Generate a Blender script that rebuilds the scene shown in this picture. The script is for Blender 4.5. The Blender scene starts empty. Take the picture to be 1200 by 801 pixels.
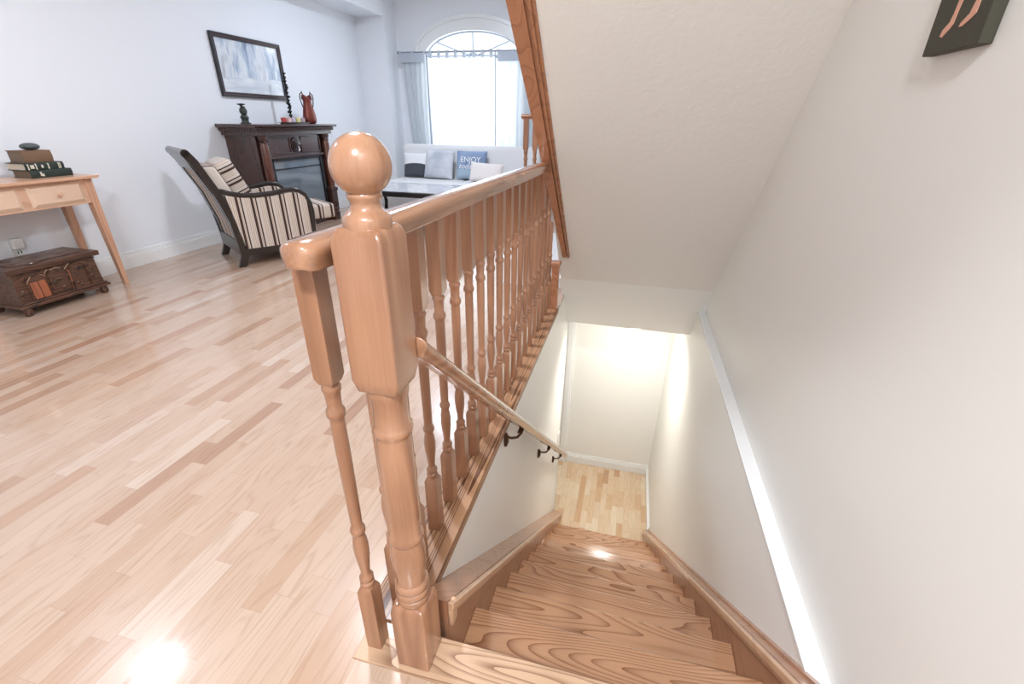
import bpy, bmesh, math, random
from mathutils import Vector, Matrix
random.seed(4)
SC = bpy.context.scene
COL = SC.collection
PI = math.pi
S = 1.2          # the scene is laid out in units of the camera height; S turns them into metres at the end

# ------------------------------------------------------------------ camera
yaw, pit, roll = -0.2445, -0.4522, -0.0152
def cam_axes():
    cy, sy, cp, sp = math.cos(yaw), math.sin(yaw), math.cos(pit), math.sin(pit)
    f = Vector((sy*cp, cy*cp, sp)); r = Vector((cy, -sy, 0)); d = -r.cross(f)
    cr, sr = math.cos(roll), math.sin(roll)
    return cr*r+sr*d, -sr*r+cr*d, f
cr_, cd_, cf_ = cam_axes()
cam = bpy.data.objects.new('camera', bpy.data.cameras.new('camera'))
COL.objects.link(cam)
cam.data.sensor_width = 36; cam.data.lens = 533/1200*36; cam.data.clip_start = 0.02; cam.data.clip_end = 100
m = Matrix((( cr_.x, -cd_.x, -cf_.x, 0), (cr_.y, -cd_.y, -cf_.y, 0), (cr_.z, -cd_.z, -cf_.z, 1.0*S), (0,0,0,1)))
cam.matrix_world = m
SC.camera = cam

# ------------------------------------------------------------------ materials
def lin(c):
    return tuple(((v/255)/12.92 if v/255 <= .04045 else ((v/255+.055)/1.055)**2.4) for v in c)+(1,)
class NT:
    def __init__(s, name):
        s.m = bpy.data.materials.new(name); s.m.use_nodes = True
        s.t = s.m.node_tree; s.b = s.t.nodes['Principled BSDF']
    def n(s, typ, **kw):
        nd = s.t.nodes.new(typ)
        for k, v in kw.items(): setattr(nd, k, v)
        return nd
    def l(s, a, b): s.t.links.new(a, b)
    def math(s, op, a, b=None, c=None):
        nd = s.n('ShaderNodeMath', operation=op)
        for i, v in enumerate((a, b, c)):
            if v is None: continue
            if isinstance(v, (int, float)): nd.inputs[i].default_value = v
            else: s.l(v, nd.inputs[i])
        return nd.outputs[0]
    def noise(s, vec, scale, detail=3, rough=.5, dist=0):
        nd = s.n('ShaderNodeTexNoise'); nd.inputs['Scale'].default_value = scale
        nd.inputs['Detail'].default_value = detail; nd.inputs['Roughness'].default_value = rough
        nd.inputs['Distortion'].default_value = dist
        if vec is not None: s.l(vec, nd.inputs['Vector'])
        return nd
    def mapping(s, vec, scale=(1,1,1), rot=(0,0,0), loc=(0,0,0)):
        nd = s.n('ShaderNodeMapping'); nd.inputs['Scale'].default_value = scale
        nd.inputs['Rotation'].default_value = rot; nd.inputs['Location'].default_value = loc
        s.l(vec, nd.inputs['Vector']); return nd.outputs[0]
    def ramp(s, fac, stops, interp='LINEAR'):
        nd = s.n('ShaderNodeValToRGB'); cr = nd.color_ramp; cr.interpolation = interp
        while len(cr.elements) < len(stops): cr.elements.new(.5)
        for e, (p, c) in zip(cr.elements, stops): e.position = p; e.color = c
        s.l(fac, nd.inputs[0]); return nd.outputs[0]
    def mix(s, fac, a, b, mode='MIX'):
        nd = s.n('ShaderNodeMix', data_type='RGBA', blend_type=mode)
        for i, v in ((0, fac), (6, a), (7, b)):
            if isinstance(v, (int, float)): nd.inputs[i].default_value = v
            elif isinstance(v, tuple): nd.inputs[i].default_value = v
            else: s.l(v, nd.inputs[i])
        return nd.outputs[2]
    def bump(s, h, strength=.2, dist=.01):
        nd = s.n('ShaderNodeBump'); nd.inputs['Strength'].default_value = strength
        nd.inputs['Distance'].default_value = dist; s.l(h, nd.inputs['Height'])
        s.l(nd.outputs[0], s.b.inputs['Normal'])
    def pr(s, **kw):
        for k, v in kw.items(): s.b.inputs[k.replace('_', ' ')].default_value = v
    def coords(s, rnd=True):
        tc = s.n('ShaderNodeTexCoord').outputs['Object']
        if not rnd: return tc
        oi = s.n('ShaderNodeObjectInfo')
        v = s.n('ShaderNodeCombineXYZ')
        r = s.math('MULTIPLY', oi.outputs['Random'], 7.3); r2 = s.math('MULTIPLY', oi.outputs['Random'], 23.1)
        s.l(r, v.inputs[0]); s.l(r2, v.inputs[1]); s.l(r, v.inputs[2])
        a = s.n('ShaderNodeVectorMath', operation='ADD'); s.l(tc, a.inputs[0]); s.l(v.outputs[0], a.inputs[1])
        return a.outputs[0]

def plain(name, rgb, rough=.5, **kw):
    t = NT(name); t.pr(Base_Color=lin(rgb), Roughness=rough, **kw)
    v = t.noise(t.coords(False), 6, 2)
    c = t.mix(t.math('MULTIPLY', v.outputs[0], .12), lin(rgb), tuple(x*.8 for x in lin(rgb)[:3])+(1,))
    t.l(c, t.b.inputs['Base Color'])
    return t.m

def wood(name, light, dark, axis, ring=16, rough=.3, coat=.4, contrast=.75, across=9, rnd=True, along=.12, sharp=.35, soft=False):
    """cathedral grain: contour lines of a noise stretched along the board"""
    t = NT(name)
    sc = [across, across, across]; sc['XYZ'.index(axis)] = across*along
    co = t.coords(rnd)
    base = t.noise(t.mapping(co, tuple(sc)), .9, 1.2, .45)
    saw = t.math('FRACT', t.math('MULTIPLY', base.outputs[0], ring))
    # early wood rises slowly, late wood ends in a fine dark line
    line = t.math('MULTIPLY', t.math('PINGPONG', saw, .5), 2) if soft else t.math('POWER', saw, 3.2)
    sc2 = [220, 220, 220]; sc2['XYZ'.index(axis)] = 7
    fine = t.noise(t.mapping(co, tuple(sc2)), 1, 2, .6)
    sc3 = [5, 5, 5]; sc3['XYZ'.index(axis)] = 1.2
    broad = t.noise(t.mapping(co, tuple(sc3)), 1, 2, .5)
    f = t.math('ADD', t.math('MULTIPLY', line, contrast), t.math('MULTIPLY', fine.outputs[0], sharp))
    f = t.math('ADD', f, t.math('MULTIPLY', broad.outputs[0], .35))
    L = lin(light)
    col = t.ramp(f, [(.18, tuple(min(1, x*1.10) for x in L[:3])+(1,)), (.42, L), (1.0, lin(dark))])
    oi = t.n('ShaderNodeObjectInfo')
    tint = t.ramp(oi.outputs['Random'], [(0, (.90, .86, .82, 1)), (.5, (1, 1, 1, 1)), (1, (1.0, .93, .88, 1))])
    col = t.mix(.85, col, tint, 'MULTIPLY')
    t.l(col, t.b.inputs['Base Color'])
    t.pr(Roughness=rough, Coat_Weight=coat, Coat_Roughness=.12)
    t.bump(f, .04, .002)
    return t.m

def planks(name, w, ln, stops, rough=.25, coat=.5):
    """strip flooring: boards run along y, every board its own tone"""
    t = NT(name); co = t.coords(False)
    sp = t.n('ShaderNodeSeparateXYZ'); t.l(co, sp.inputs[0])
    xr = t.math('DIVIDE', sp.outputs[0], w); row = t.math('FLOOR', xr); fx = t.math('FRACT', xr)
    wn = t.n('ShaderNodeTexWhiteNoise', noise_dimensions='1D'); t.l(row, wn.inputs['W'])
    yr = t.math('ADD', t.math('DIVIDE', sp.outputs[1], ln), t.math('MULTIPLY', wn.outputs[0], 9.7))
    cell = t.math('FLOOR', yr); fy = t.math('FRACT', yr)
    cv = t.n('ShaderNodeCombineXYZ'); t.l(row, cv.inputs[0]); t.l(cell, cv.inputs[1])
    w2 = t.n('ShaderNodeTexWhiteNoise', noise_dimensions='3D'); t.l(cv.outputs[0], w2.inputs['Vector'])
    tone = t.ramp(w2.outputs[0], stops)
    off = t.n('ShaderNodeVectorMath', operation='ADD')
    sc = t.n('ShaderNodeVectorMath', operation='SCALE'); t.l(w2.outputs[1], sc.inputs[0]); sc.inputs['Scale'].default_value = 40
    t.l(co, off.inputs[0]); t.l(sc.outputs[0], off.inputs[1])
    g = t.noise(t.mapping(off.outputs[0], (13, 1.3, 13)), 1.1, 1.5)
    rings = t.math('PINGPONG', t.math('MULTIPLY', g.outputs[0], 13), .5)
    fine = t.noise(t.mapping(off.outputs[0], (150, 7, 150)), 1, 2)
    gr = t.math('ADD', t.math('MULTIPLY', rings, .8), t.math('MULTIPLY', fine.outputs[0], .6))
    gm = t.ramp(gr, [(.1, (.80, .73, .67, 1)), (.45, (1, 1, 1, 1)), (1, (1.03, 1.03, 1.03, 1))])
    knot = t.noise(t.mapping(off.outputs[0], (9, 5, 9)), 1.6, 1)
    km = t.ramp(knot.outputs[0], [(.0, (1,1,1,1)), (.84, (1,1,1,1)), (.87, (.7,.56,.46,1))])
    col = t.mix(1, tone, gm, 'MULTIPLY'); col = t.mix(1, col, km, 'MULTIPLY')
    ex = t.math('MINIMUM', fx, t.math('SUBTRACT', 1, fx)); ey = t.math('MULTIPLY', t.math('MINIMUM', fy, t.math('SUBTRACT', 1, fy)), ln/w)
    gap = t.math('LESS_THAN', t.math('MINIMUM', ex, ey), .012)
    col = t.mix(t.math('MULTIPLY', gap, .35), col, lin((150, 115, 90)))
    t.l(col, t.b.inputs['Base Color'])
    t.pr(Roughness=rough, Coat_Weight=coat, Coat_Roughness=.1)
    t.bump(gr, .03, .002)
    return t.m

def paint(name, rgb, rough=.55, bump=.05, bs=60, coat=0):
    t = NT(name); co = t.coords(False)
    t.pr(Base_Color=lin(rgb), Roughness=rough, Coat_Weight=coat, Coat_Roughness=.25)
    n = t.noise(co, bs, 3, .6); t.bump(n.outputs[0], bump, .004)
    n2 = t.noise(co, 1.3, 2)
    t.l(t.mix(t.math('MULTIPLY', n2.outputs[0], .05), lin(rgb), tuple(x*.88 for x in lin(rgb)[:3])+(1,)), t.b.inputs['Base Color'])
    return t.m

def fabric(name, rgb, bs=350):
    t = NT(name); co = t.coords(False)
    t.pr(Roughness=.9, Sheen_Weight=.3)
    n = t.noise(co, bs, 1); n2 = t.noise(co, 8, 3)
    c = t.mix(t.math('MULTIPLY', n2.outputs[0], .25), lin(rgb), tuple(x*.8 for x in lin(rgb)[:3])+(1,))
    t.l(c, t.b.inputs['Base Color']); t.bump(n.outputs[0], .2, .002)
    return t.m

def striped(name, axis, period=.098):
    """cream upholstery with dark brown stripes and fine tan lines"""
    t = NT(name); co = t.coords(False)
    sp = t.n('ShaderNodeSeparateXYZ'); t.l(co, sp.inputs[0])
    u = t.math('FRACT', t.math('DIVIDE', sp.outputs['XYZ'.index(axis)], period))
    cr, br, tn = lin((204, 194, 184)), lin((62, 40, 32)), lin((176, 148, 126))
    c = t.ramp(u, [(0, cr), (.10, tn), (.14, cr), (.24, tn), (.28, cr), (.38, tn), (.42, cr), (.48, br), (.66, cr), (.70, tn), (.74, cr), (.80, br), (.90, cr)], 'CONSTANT')
    t.l(c, t.b.inputs['Base Color']); t.pr(Roughness=.85)
    n = t.noise(co, 300, 1); t.bump(n.outputs[0], .15, .002)
    return t.m

def emis(name, rgb, st):
    t = NT(name); t.pr(Base_Color=(1,1,1,1), Emission_Color=lin(rgb), Emission_Strength=st)
    return t.m

def translucent(name, rgb, tfac, stripes=0):
    t = NT(name); out = [n for n in t.t.nodes if n.type == 'OUTPUT_MATERIAL'][0]
    d = t.n('ShaderNodeBsdfDiffuse'); d.inputs[0].default_value = lin(rgb)
    tr = t.n('ShaderNodeBsdfTranslucent'); tr.inputs[0].default_value = lin(rgb)
    tp = t.n('ShaderNodeBsdfTransparent')
    mx = t.n('ShaderNodeMixShader'); mx.inputs[0].default_value = tfac
    t.l(d.outputs[0], mx.inputs[1]); t.l(tr.outputs[0], mx.inputs[2])
    n = t.noise(t.mapping(t.coords(False), (60, 60, 4)), 1, 2)
    mx2 = t.n('ShaderNodeMixShader'); t.l(t.math('MULTIPLY', n.outputs[0], stripes), mx2.inputs[0])
    t.l(mx.outputs[0], mx2.inputs[1]); t.l(tp.outputs[0], mx2.inputs[2])
    t.l(mx2.outputs[0], out.inputs['Surface'])
    return t.m

M = {}
M['floor'] = planks('floor_strip', .052, .36, [(0, lin((164,130,108))), (.08, lin((180,148,124))), (.3, lin((187,160,139))), (.6, lin((192,167,147))), (.85, lin((188,161,141))), (.95, lin((199,178,161))), (1, lin((168,128,104)))])
M['floor_low'] = planks('floor_strip_lower', .052, .20, [(0, lin((200,162,124))), (.2, lin((212,182,150))), (.6, lin((217,192,162))), (.9, lin((222,204,178))), (1, lin((188,146,108)))])
M['tread'] = wood('oak_tread', (186,143,110), (128,82,54), 'X', ring=30, contrast=.60, across=8, along=.13, rough=.25, coat=.5)
M['nosing'] = wood('oak_landing_nosing', (198,168,140), (122,84,56), 'X', ring=14, contrast=.55, across=12, along=.16, rough=.45, coat=.15)
M['shoe'] = wood('oak_shoe_plank', (184,142,108), (98,62,40), 'Y', ring=34, contrast=1.0, across=14, along=.008, rough=.5, coat=.1)
M['skirtin'] = wood('oak_string', (164,116,86), (128,84,60), 'Y', ring=12, contrast=.35, across=4)
M['skirtcap'] = wood('oak_string_cap', (180,134,105), (140,94,68), 'Y', ring=12, contrast=.4, across=8, along=.03)
M['mould'] = wood('oak_string_moulding', (204,164,132), (168,124,94), 'Y', ring=8, contrast=.3, across=8, along=.03, coat=.6)
M['post'] = wood('oak_newel', (172,128,99), (128,87,63), 'Z', ring=8, contrast=.4, across=9, rough=.25, coat=.6, soft=True)
M['bal'] = wood('oak_baluster', (170,125,96), (128,87,63), 'Z', ring=7, contrast=.32, across=11, rough=.3, coat=.45, soft=True)
M['rail'] = wood('oak_handrail', (174,130,101), (126,86,63), 'Y', ring=8, contrast=.4, across=10, rough=.16, coat=.8, soft=True)
M['string'] = wood('oak_upper_string', (176,124,92), (142,94,66), 'Y', ring=10, contrast=.5, across=8, rough=.35)
M['wall_cool'] = paint('paint_white_living', (236,239,244))
M['wall_stair'] = paint('paint_white_stair', (240,239,234), rough=.4)
M['soffit'] = paint('paint_soffit_rolled', (236,233,227), rough=.6, bump=.6, bs=38)
M['ceil'] = paint('paint_ceiling', (240,240,238))
M['trimw'] = paint('gloss_white_trim', (238,239,238), rough=.25, bump=.01, coat=.3)
M['maple'] = wood('console_maple', (208,168,140), (180,132,104), 'Y', ring=8, contrast=.35, across=5, rough=.35)
M['maplez'] = wood('console_maple_leg', (200,156,128), (172,122,94), 'Z', ring=8, contrast=.35, across=8, rough=.35)
M['maplepanel'] = wood('console_drawer_face', (226,196,172), (204,166,138), 'Y', ring=8, contrast=.3, across=4, rough=.35)
M['ebony'] = wood('armchair_ebony_frame', (36,29,27), (20,16,15), 'Z', ring=4, contrast=.3, rough=.3, coat=.4)
M['mahog'] = wood('mantel_mahogany', (70,44,38), (40,24,22), 'Z', ring=6, contrast=.4, rough=.22, coat=.6)
M['mahogred'] = wood('mantel_red_column', (96,56,44), (50,28,24), 'Z', ring=6, contrast=.5, rough=.2, coat=.6)
M['black'] = plain('black_lacquer', (26,25,27), .25)
M['iron'] = plain('dark_bronze_iron', (92,66,50), .4, Metallic=.6)
M['screen'] = plain('firebox_glass', (112,122,130), .08, Coat_Weight=1.0)
M['sofa'] = fabric('sofa_pale_linen', (226,226,226))
M['stripeY'] = striped('armchair_stripe', 'Y'); M['stripeX'] = striped('armchair_stripe_cross', 'X'); M['stripeZ'] = striped('pillow_stripe', 'Z', .09)
M['white'] = plain('white_plastic', (235,235,232), .35)
M['chest'] = wood('chest_carved_oak', (92,60,44), (38,25,19), 'Y', ring=22, contrast=.8, rough=.4, coat=.3)
M['chestred'] = wood('chest_reddish_panel', (158,92,62), (110,60,40), 'Z', ring=8, contrast=.5, rough=.4)
M['chestpale'] = plain('chest_pale_brown', (170,138,112), .35)
M['glass'] = NT('window_glass').m
gb = M['glass'].node_tree; gout = [n for n in gb.nodes if n.type == 'OUTPUT_MATERIAL'][0]
ga = gb.nodes.new('ShaderNodeBsdfTransparent'); gg = gb.nodes.new('ShaderNodeBsdfGlossy'); gg.inputs['Roughness'].default_value = .02
gmx = gb.nodes.new('ShaderNodeMixShader'); gmx.inputs[0].default_value = .06
gb.links.new(ga.outputs[0], gmx.inputs[1]); gb.links.new(gg.outputs[0], gmx.inputs[2]); gb.links.new(gmx.outputs[0], gout.inputs['Surface'])

# ------------------------------------------------------------------ mesh helpers
def box(bm, x0, x1, y0, y1, z0, z1):
    vs = [bm.verts.new((x, y, z)) for z in (z0, z1) for y in (y0, y1) for x in (x0, x1)]
    for f in ((0,2,3,1), (4,5,7,6), (0,1,5,4), (2,6,7,3), (0,4,6,2), (1,3,7,5)): bm.faces.new([vs[i] for i in f])
    return vs
def hexa(bm, a, b):
    """solid between two matching quads"""
    va = [bm.verts.new(p) for p in a]; vb = [bm.verts.new(p) for p in b]; n = len(a)
    bm.faces.new(va[::-1]); bm.faces.new(vb)
    for i in range(n): bm.faces.new((va[i], va[(i+1) % n], vb[(i+1) % n], vb[i]))
def prism(bm, pts, axis, a0, a1):
    """polygon pts extruded along an axis: axis X takes (y,z), Y takes (x,z), Z takes (x,y)"""
    def P(p, a): return (a, p[0], p[1]) if axis == 'X' else ((p[0], a, p[1]) if axis == 'Y' else (p[0], p[1], a))
    hexa(bm, [P(p, a0) for p in pts], [P(p, a1) for p in pts])
def lathe(bm, prof, cx=0, cy=0, seg=24, z0=0):
    rings = []
    for r, z in prof:
        rings.append([bm.verts.new((cx+r*math.cos(2*PI*i/seg), cy+r*math.sin(2*PI*i/seg), z0+z)) for i in range(seg)])
    for a, b in zip(rings, rings[1:]):
        for i in range(seg): bm.faces.new((a[i], a[(i+1) % seg], b[(i+1) % seg], b[i]))
    bm.faces.new(rings[0][::-1]); bm.faces.new(rings[-1])
def tube(bm, pts, r, seg=10, rads=None, flat=1):
    pts = [Vector(p) for p in pts]; rings = []
    up = Vector((.13, .21, .97))
    for i, p in enumerate(pts):
        t = (pts[min(i+1, len(pts)-1)]-pts[max(i-1, 0)]).normalized()
        if i == 0:
            a = t.cross(up).normalized()
        else:
            a = (a-t*a.dot(t)).normalized()
        b = t.cross(a)
        rr = rads[i] if rads else r
        rings.append([bm.verts.new(p+a*math.cos(2*PI*k/seg)*rr+b*math.sin(2*PI*k/seg)*rr*flat) for k in range(seg)])
    for q, w in zip(rings, rings[1:]):
        for k in range(seg): bm.faces.new((q[k], q[(k+1) % seg], w[(k+1) % seg], w[k]))
    bm.faces.new(rings[0][::-1]); bm.faces.new(rings[-1])
def ball(bm, c, r, sx=1, sy=1, sz=1, seg=20):
    mt = Matrix.Translation(c) @ Matrix.Diagonal((sx, sy, sz, 1))
    bmesh.ops.create_uvsphere(bm, u_segments=seg, v_segments=seg//2, radius=r, matrix=mt)
def arc(cx, cy, r, a0, a1, n, ry=None):
    ry = ry or r
    return [(cx+r*math.cos(math.radians(a0+(a1-a0)*i/n)), cy+ry*math.sin(math.radians(a0+(a1-a0)*i/n))) for i in range(n+1)]
def NB(): return bmesh.new()

def wloc(o):
    v = Vector((0,0,0))
    while o: v += o.location; o = o.parent
    return v
def obj(name, bm, mat, parent=None, bevel=0, smooth=True, local=False, angle=40):
    bmesh.ops.recalc_face_normals(bm, faces=bm.faces)
    if not local:
        if parent: o0 = wloc(parent)
        else:
            xs = [v.co for v in bm.verts]
            o0 = Vector(((min(v.x for v in xs)+max(v.x for v in xs))/2, (min(v.y for v in xs)+max(v.y for v in xs))/2, min(v.z for v in xs)))
        bmesh.ops.translate(bm, verts=bm.verts, vec=-o0)
    me = bpy.data.meshes.new(name); bm.to_mesh(me); bm.free()
    if smooth:
        for p in me.polygons: p.use_smooth = True
        me.set_sharp_from_angle(angle=math.radians(angle))
    me.materials.append(mat)
    o = bpy.data.objects.new(name, me); COL.objects.link(o)
    if parent: o.parent = parent
    elif not local: o.location = o0
    if bevel:
        b = o.modifiers.new('bevel', 'BEVEL'); b.width = bevel; b.segments = 3; b.limit_method = 'ANGLE'; b.angle_limit = math.radians(40)
    return o
def tag(o, label, cat, group=None):
    o['label'] = label; o['category'] = cat
    if group: o['group'] = group
    return o
def thing(name, loc, label, cat, group=None, rz=0):
    o = bpy.data.objects.new(name, None); o.empty_display_size = .1; COL.objects.link(o); o.location = loc; o.rotation_euler.z = rz
    return tag(o, label, cat, group)
def struct(name, bm, mat, **kw):
    o = obj(name, bm, mat, **kw)
    if not kw.get('parent'): o['kind'] = 'structure'
    return o

# ------------------------------------------------------------------ dimensions
XL = -.345      # lower left stair wall face
XR = .475       # lower right stair wall face
XU = .515       # upper right wall face, above the ledge
XW = -3.47      # living-room left wall
YW = 6.2        # window wall
ZC = 2.07       # ceiling
ZB = -2.16      # lower hall floor
YB = 3.75       # lower hall back wall
NS = 12; Y0 = .552; G = .199; R = .18
YH = 2.50       # far end of the stairwell opening
nose = lambda y: -(R/G)*(y-Y0)

# ------------------------------------------------------------------ room shell
b = NB()
box(b, XW-.1, -.468, -2.2, YW+.1, -.05, 0); box(b, -.468, -.335, -2.2, .463, -.05, 0); box(b, -.468, -.444, .463, .5495, -.05, 0); box(b, -.335, XU, -2.2, .463, -.05, 0)
box(b, -.468, -.349, YH, 2.86, -.05, 0); box(b, -.468, XU, 2.86, YW+.1, -.05, 0)
struct('floor', b, M['floor'], smooth=False)
b = NB(); box(b, -1.3, XR+.1, 2.9, YB+.1, ZB-.05, ZB); struct('floor_lower', b, M['floor_low'], smooth=False)
b = NB(); box(b, XW-.1, XW, -2.2, YW+.1, -.05, 2.5); struct('wall_left', b, M['wall_cool'], smooth=False)
b = NB(); box(b, XW, -3.10, 5.9, YW, 0, 2.5); struct('wall_pier', b, M['wall_cool'], smooth=False)
b = NB(); box(b, XW, -3.10, -2.2, 5.9, 2.089, 2.5); struct('wall_bulkhead', b, M['wall_cool'], smooth=False)
ZC = 2.45
b = NB(); box(b, XW-.1, XU+.1, -2.2, YW+.1, ZC, ZC+.05); struct('ceiling', b, M['ceil'], smooth=False)
b = NB(); box(b, XU, XU+.1, -2.2, YW+.1, -.03, ZC+.05); struct('wall_right', b, M['wall_stair'], smooth=False)
b = NB(); box(b, XW-.1, XU+.1, -2.3, -2.2, -.05, ZC+.05); struct('wall_back', b, M['wall_cool'], smooth=False)
# stairwell walls; the lower right wall stands proud and its top is the painted ledge
b = NB(); box(b, XR, XU+.1, .40, YB+.1, ZB-.05, -.036); struct('wall_stair_right', b, M['wall_stair'], smooth=False)
b = NB(); box(b, XR-.004, XU+.001, .464, 2.80, -.036, -.029); struct('trim_ledge', b, M['trimw'], smooth=False)
b = NB(); box(b, -.42, XL, .40, 3.04, ZB-.05, -.012); struct('wall_stair_left', b, M['wall_stair'], smooth=False)
b = NB(); box(b, -1.3, XR, YB, YB+.1, ZB-.05, -.25); struct('wall_hall', b, M['wall_stair'], smooth=False)
b = NB(); box(b, -1.4, -1.3, 2.94, YB+.1, ZB-.05, -.2); box(b, -1.4, -.42, 2.94, 3.04, ZB-.05, -.2); struct('wall_hall_side', b, M['wall_stair'], smooth=False)
b = NB(); box(b, XL, XR, .40, .44, ZB-.05, -.05); struct('wall_under_landing', b, M['wall_stair'], smooth=False)
b = NB(); box(b, -1.3, XR, 2.97, YB, -.25, -.06); struct('ceiling_hall', b, M['ceil'], smooth=False)
# sloped panel between the stair soffit and the hall ceiling
b = NB(); hexa(b, [(XL-.03, 2.678, .135), (XU, 2.678, .135), (XU, 2.92, -.25), (XL-.0, 2.92, -.25)],
               [(XL-.03, 2.75, .16), (XU, 2.75, .16), (XU, 3.02, -.23), (XL-.0, 3.02, -.23)])
struct('ceiling_panel', b, M['wall_stair'], smooth=False)

# window wall with an arched opening
WX0, WX1, WZ0, WZS, WRZ = -2.72, -1.50, .62, 1.70, .27
WC = (WX0+WX1)/2; WRX = (WX1-WX0)/2
hole = [(WX0, WZ0), (WX1, WZ0)] + arc(WC, WZS, WRX, 0, 180, 24, WRZ)
def holed(bm, outer, inner, y0, y1):
    vo = [bm.verts.new((x, y0, z)) for x, z in outer]; vi = [bm.verts.new((x, y0, z)) for x, z in inner]
    eo = [bm.edges.new((vo[i], vo[(i+1) % len(vo)])) for i in range(len(vo))]
    ei = [bm.edges.new((vi[i], vi[(i+1) % len(vi)])) for i in range(len(vi))]
    r = bmesh.ops.triangle_fill(bm, use_beauty=True, edges=eo+ei)
    fs = [f for f in r['geom'] if isinstance(f, bmesh.types.BMFace)]
    ex = bmesh.ops.extrude_face_region(bm, geom=fs)
    bmesh.ops.translate(bm, verts=[v for v in ex['geom'] if isinstance(v, bmesh.types.BMVert)], vec=(0, y1-y0, 0))
b = NB(); holed(b, [(XW-.1, -.05), (XU+.1, -.05), (XU+.1, ZC+.05), (XW-.1, ZC+.05)], hole, YW, YW+.12)
struct('wall_front', b, M['wall_cool'], smooth=False)
# window: casing, sashes, glass
win = bpy.data.objects.new('window_1', None); COL.objects.link(win); win.location = (WC, YW+.05, WZ0); win['kind'] = 'structure'
b = NB()
o_arc = [(WX0-.13, WZ0-.04), (WX1+.13, WZ0-.04)] + arc(WC, WZS, WRX+.13, 0, 180, 28, WRZ+.13)
holed(b, o_arc, hole, YW-.012, YW)
o2 = arc(WC, WZS, WRX+.16, 0, 180, 28, WRZ+.16)
for i in range(len(o2)-1):
    q = arc(WC, WZS, WRX+.12, 0, 180, 28, WRZ+.12)
    hexa(b, [(o2[i][0], YW-.04, o2[i][1]), (o2[i+1][0], YW-.04, o2[i+1][1]), (q[i+1][0], YW-.04, q[i+1][1]), (q[i][0], YW-.04, q[i][1])],
            [(o2[i][0], YW, o2[i][1]), (o2[i+1][0], YW, o2[i+1][1]), (q[i+1][0], YW, q[i+1][1]), (q[i][0], YW, q[i][1])])
obj('window_casing', b, M['trimw'], win, angle=30)
b = NB()
yy = YW+.06
for x in (WX0, -2.675-.015, -1.76-.015, WX1-.03): box(b, x, x+.03, yy-.015, yy+.015, WZ0, WZS)
box(b, WX0, WX1, yy-.02, yy+.02, WZS-.02, WZS+.02); box(b, WX0, WX1, yy-.02, yy+.02, WZ0, WZ0+.04)
pa = arc(WC, WZS, WRX, 0, 180, 24, WRZ)
tube(b, [(x, yy, z) for x, z in pa], .018, 8)
for a in (90, 38, 142):
    tube(b, [(WC, yy, WZS), (WC+WRX*math.cos(math.radians(a)), yy, WZS+WRZ*math.sin(math.radians(a)))], .007, 6)
prism(b, arc(WC, WZS, .06, 0, 180, 10), 'Y', yy-.012, yy+.012)
obj('window_sash', b, plain('sash_grey_white', (170,178,190), .4), win)
b = NB(); box(b, WX0, WX1, yy-.002, yy+.002, WZ0, WZS); prism(b, arc(WC, WZS, WRX, 0, 180, 24, WRZ), 'Y', yy-.002, yy+.002)
obj('window_pane', b, M['glass'], win, smooth=False)
b = NB(); box(b, WX0-.12, WX1+.12, YW-.05, YW+.02, WZ0-.05, WZ0-.02); obj('window_sill', b, M['trimw'], win, bevel=.004)

# baseboards
def baseboard(name, x0, x1, y0, y1, z, h, out):
    """profile with a stepped top; 'out' is the direction it faces"""
    b = NB()
    for (d, a, c) in ((.016, 0, h*.72), (.011, h*.72, h*.86), (.006, h*.86, h)):
        if out == '+x': box(b, x0, x0+d, y0, y1, z+a, z+c)
        elif out == '-x': box(b, x0-d, x0, y0, y1, z+a, z+c)
        else: box(b, x0, x1, y0-d, y0, z+a, z+c)
    return struct(name, b, M['trimw'], smooth=False, bevel=.002)
baseboard('baseboard_left', XW, 0, -2.2, 5.9, 0, .115, '+x')
baseboard('baseboard_pier', XW, -3.10, 5.9, 0, 0, .115, '-y')
baseboard('baseboard_front', -3.10, XU, YW, 0, 0, .115, '-y')
baseboard('baseboard_hall', -.34, XR, YB, 0, ZB, .11, '-y')
baseboard('baseboard_hall_right', XR, 0, 2.97, YB-.017, ZB, .10, '-x')
# door casing at the left of the hall's back wall
b = NB(); box(b, -.425, -.345, YB-.022, YB, ZB, -.25); box(b, -.41, -.36, YB-.03, YB-.02, ZB, -.25); struct('trim_hall_casing', b, M['trimw'], smooth=False, bevel=.003)
b = NB(); box(b, XL-.005, XL+.004, 3.02, 3.05, ZB, -.25); struct('trim_hall_corner', b, M['trimw'], smooth=False)

# landing nosing and the plank under the balusters
b = NB(); prism(b, [(.463, -.05), (.463, .004), (.548, .004), (Y0, -.004), (Y0, -.018), (.54, -.03), (.53, -.05)], 'X', -.444, XR)
struct('trim_landing', b, M['nosing'], bevel=.002)
b = NB(); box(b, -.468, XL+.003, .549, YH, -.02, .006); struct('trim_plank', b, M['shoe'], bevel=.003)

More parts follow.
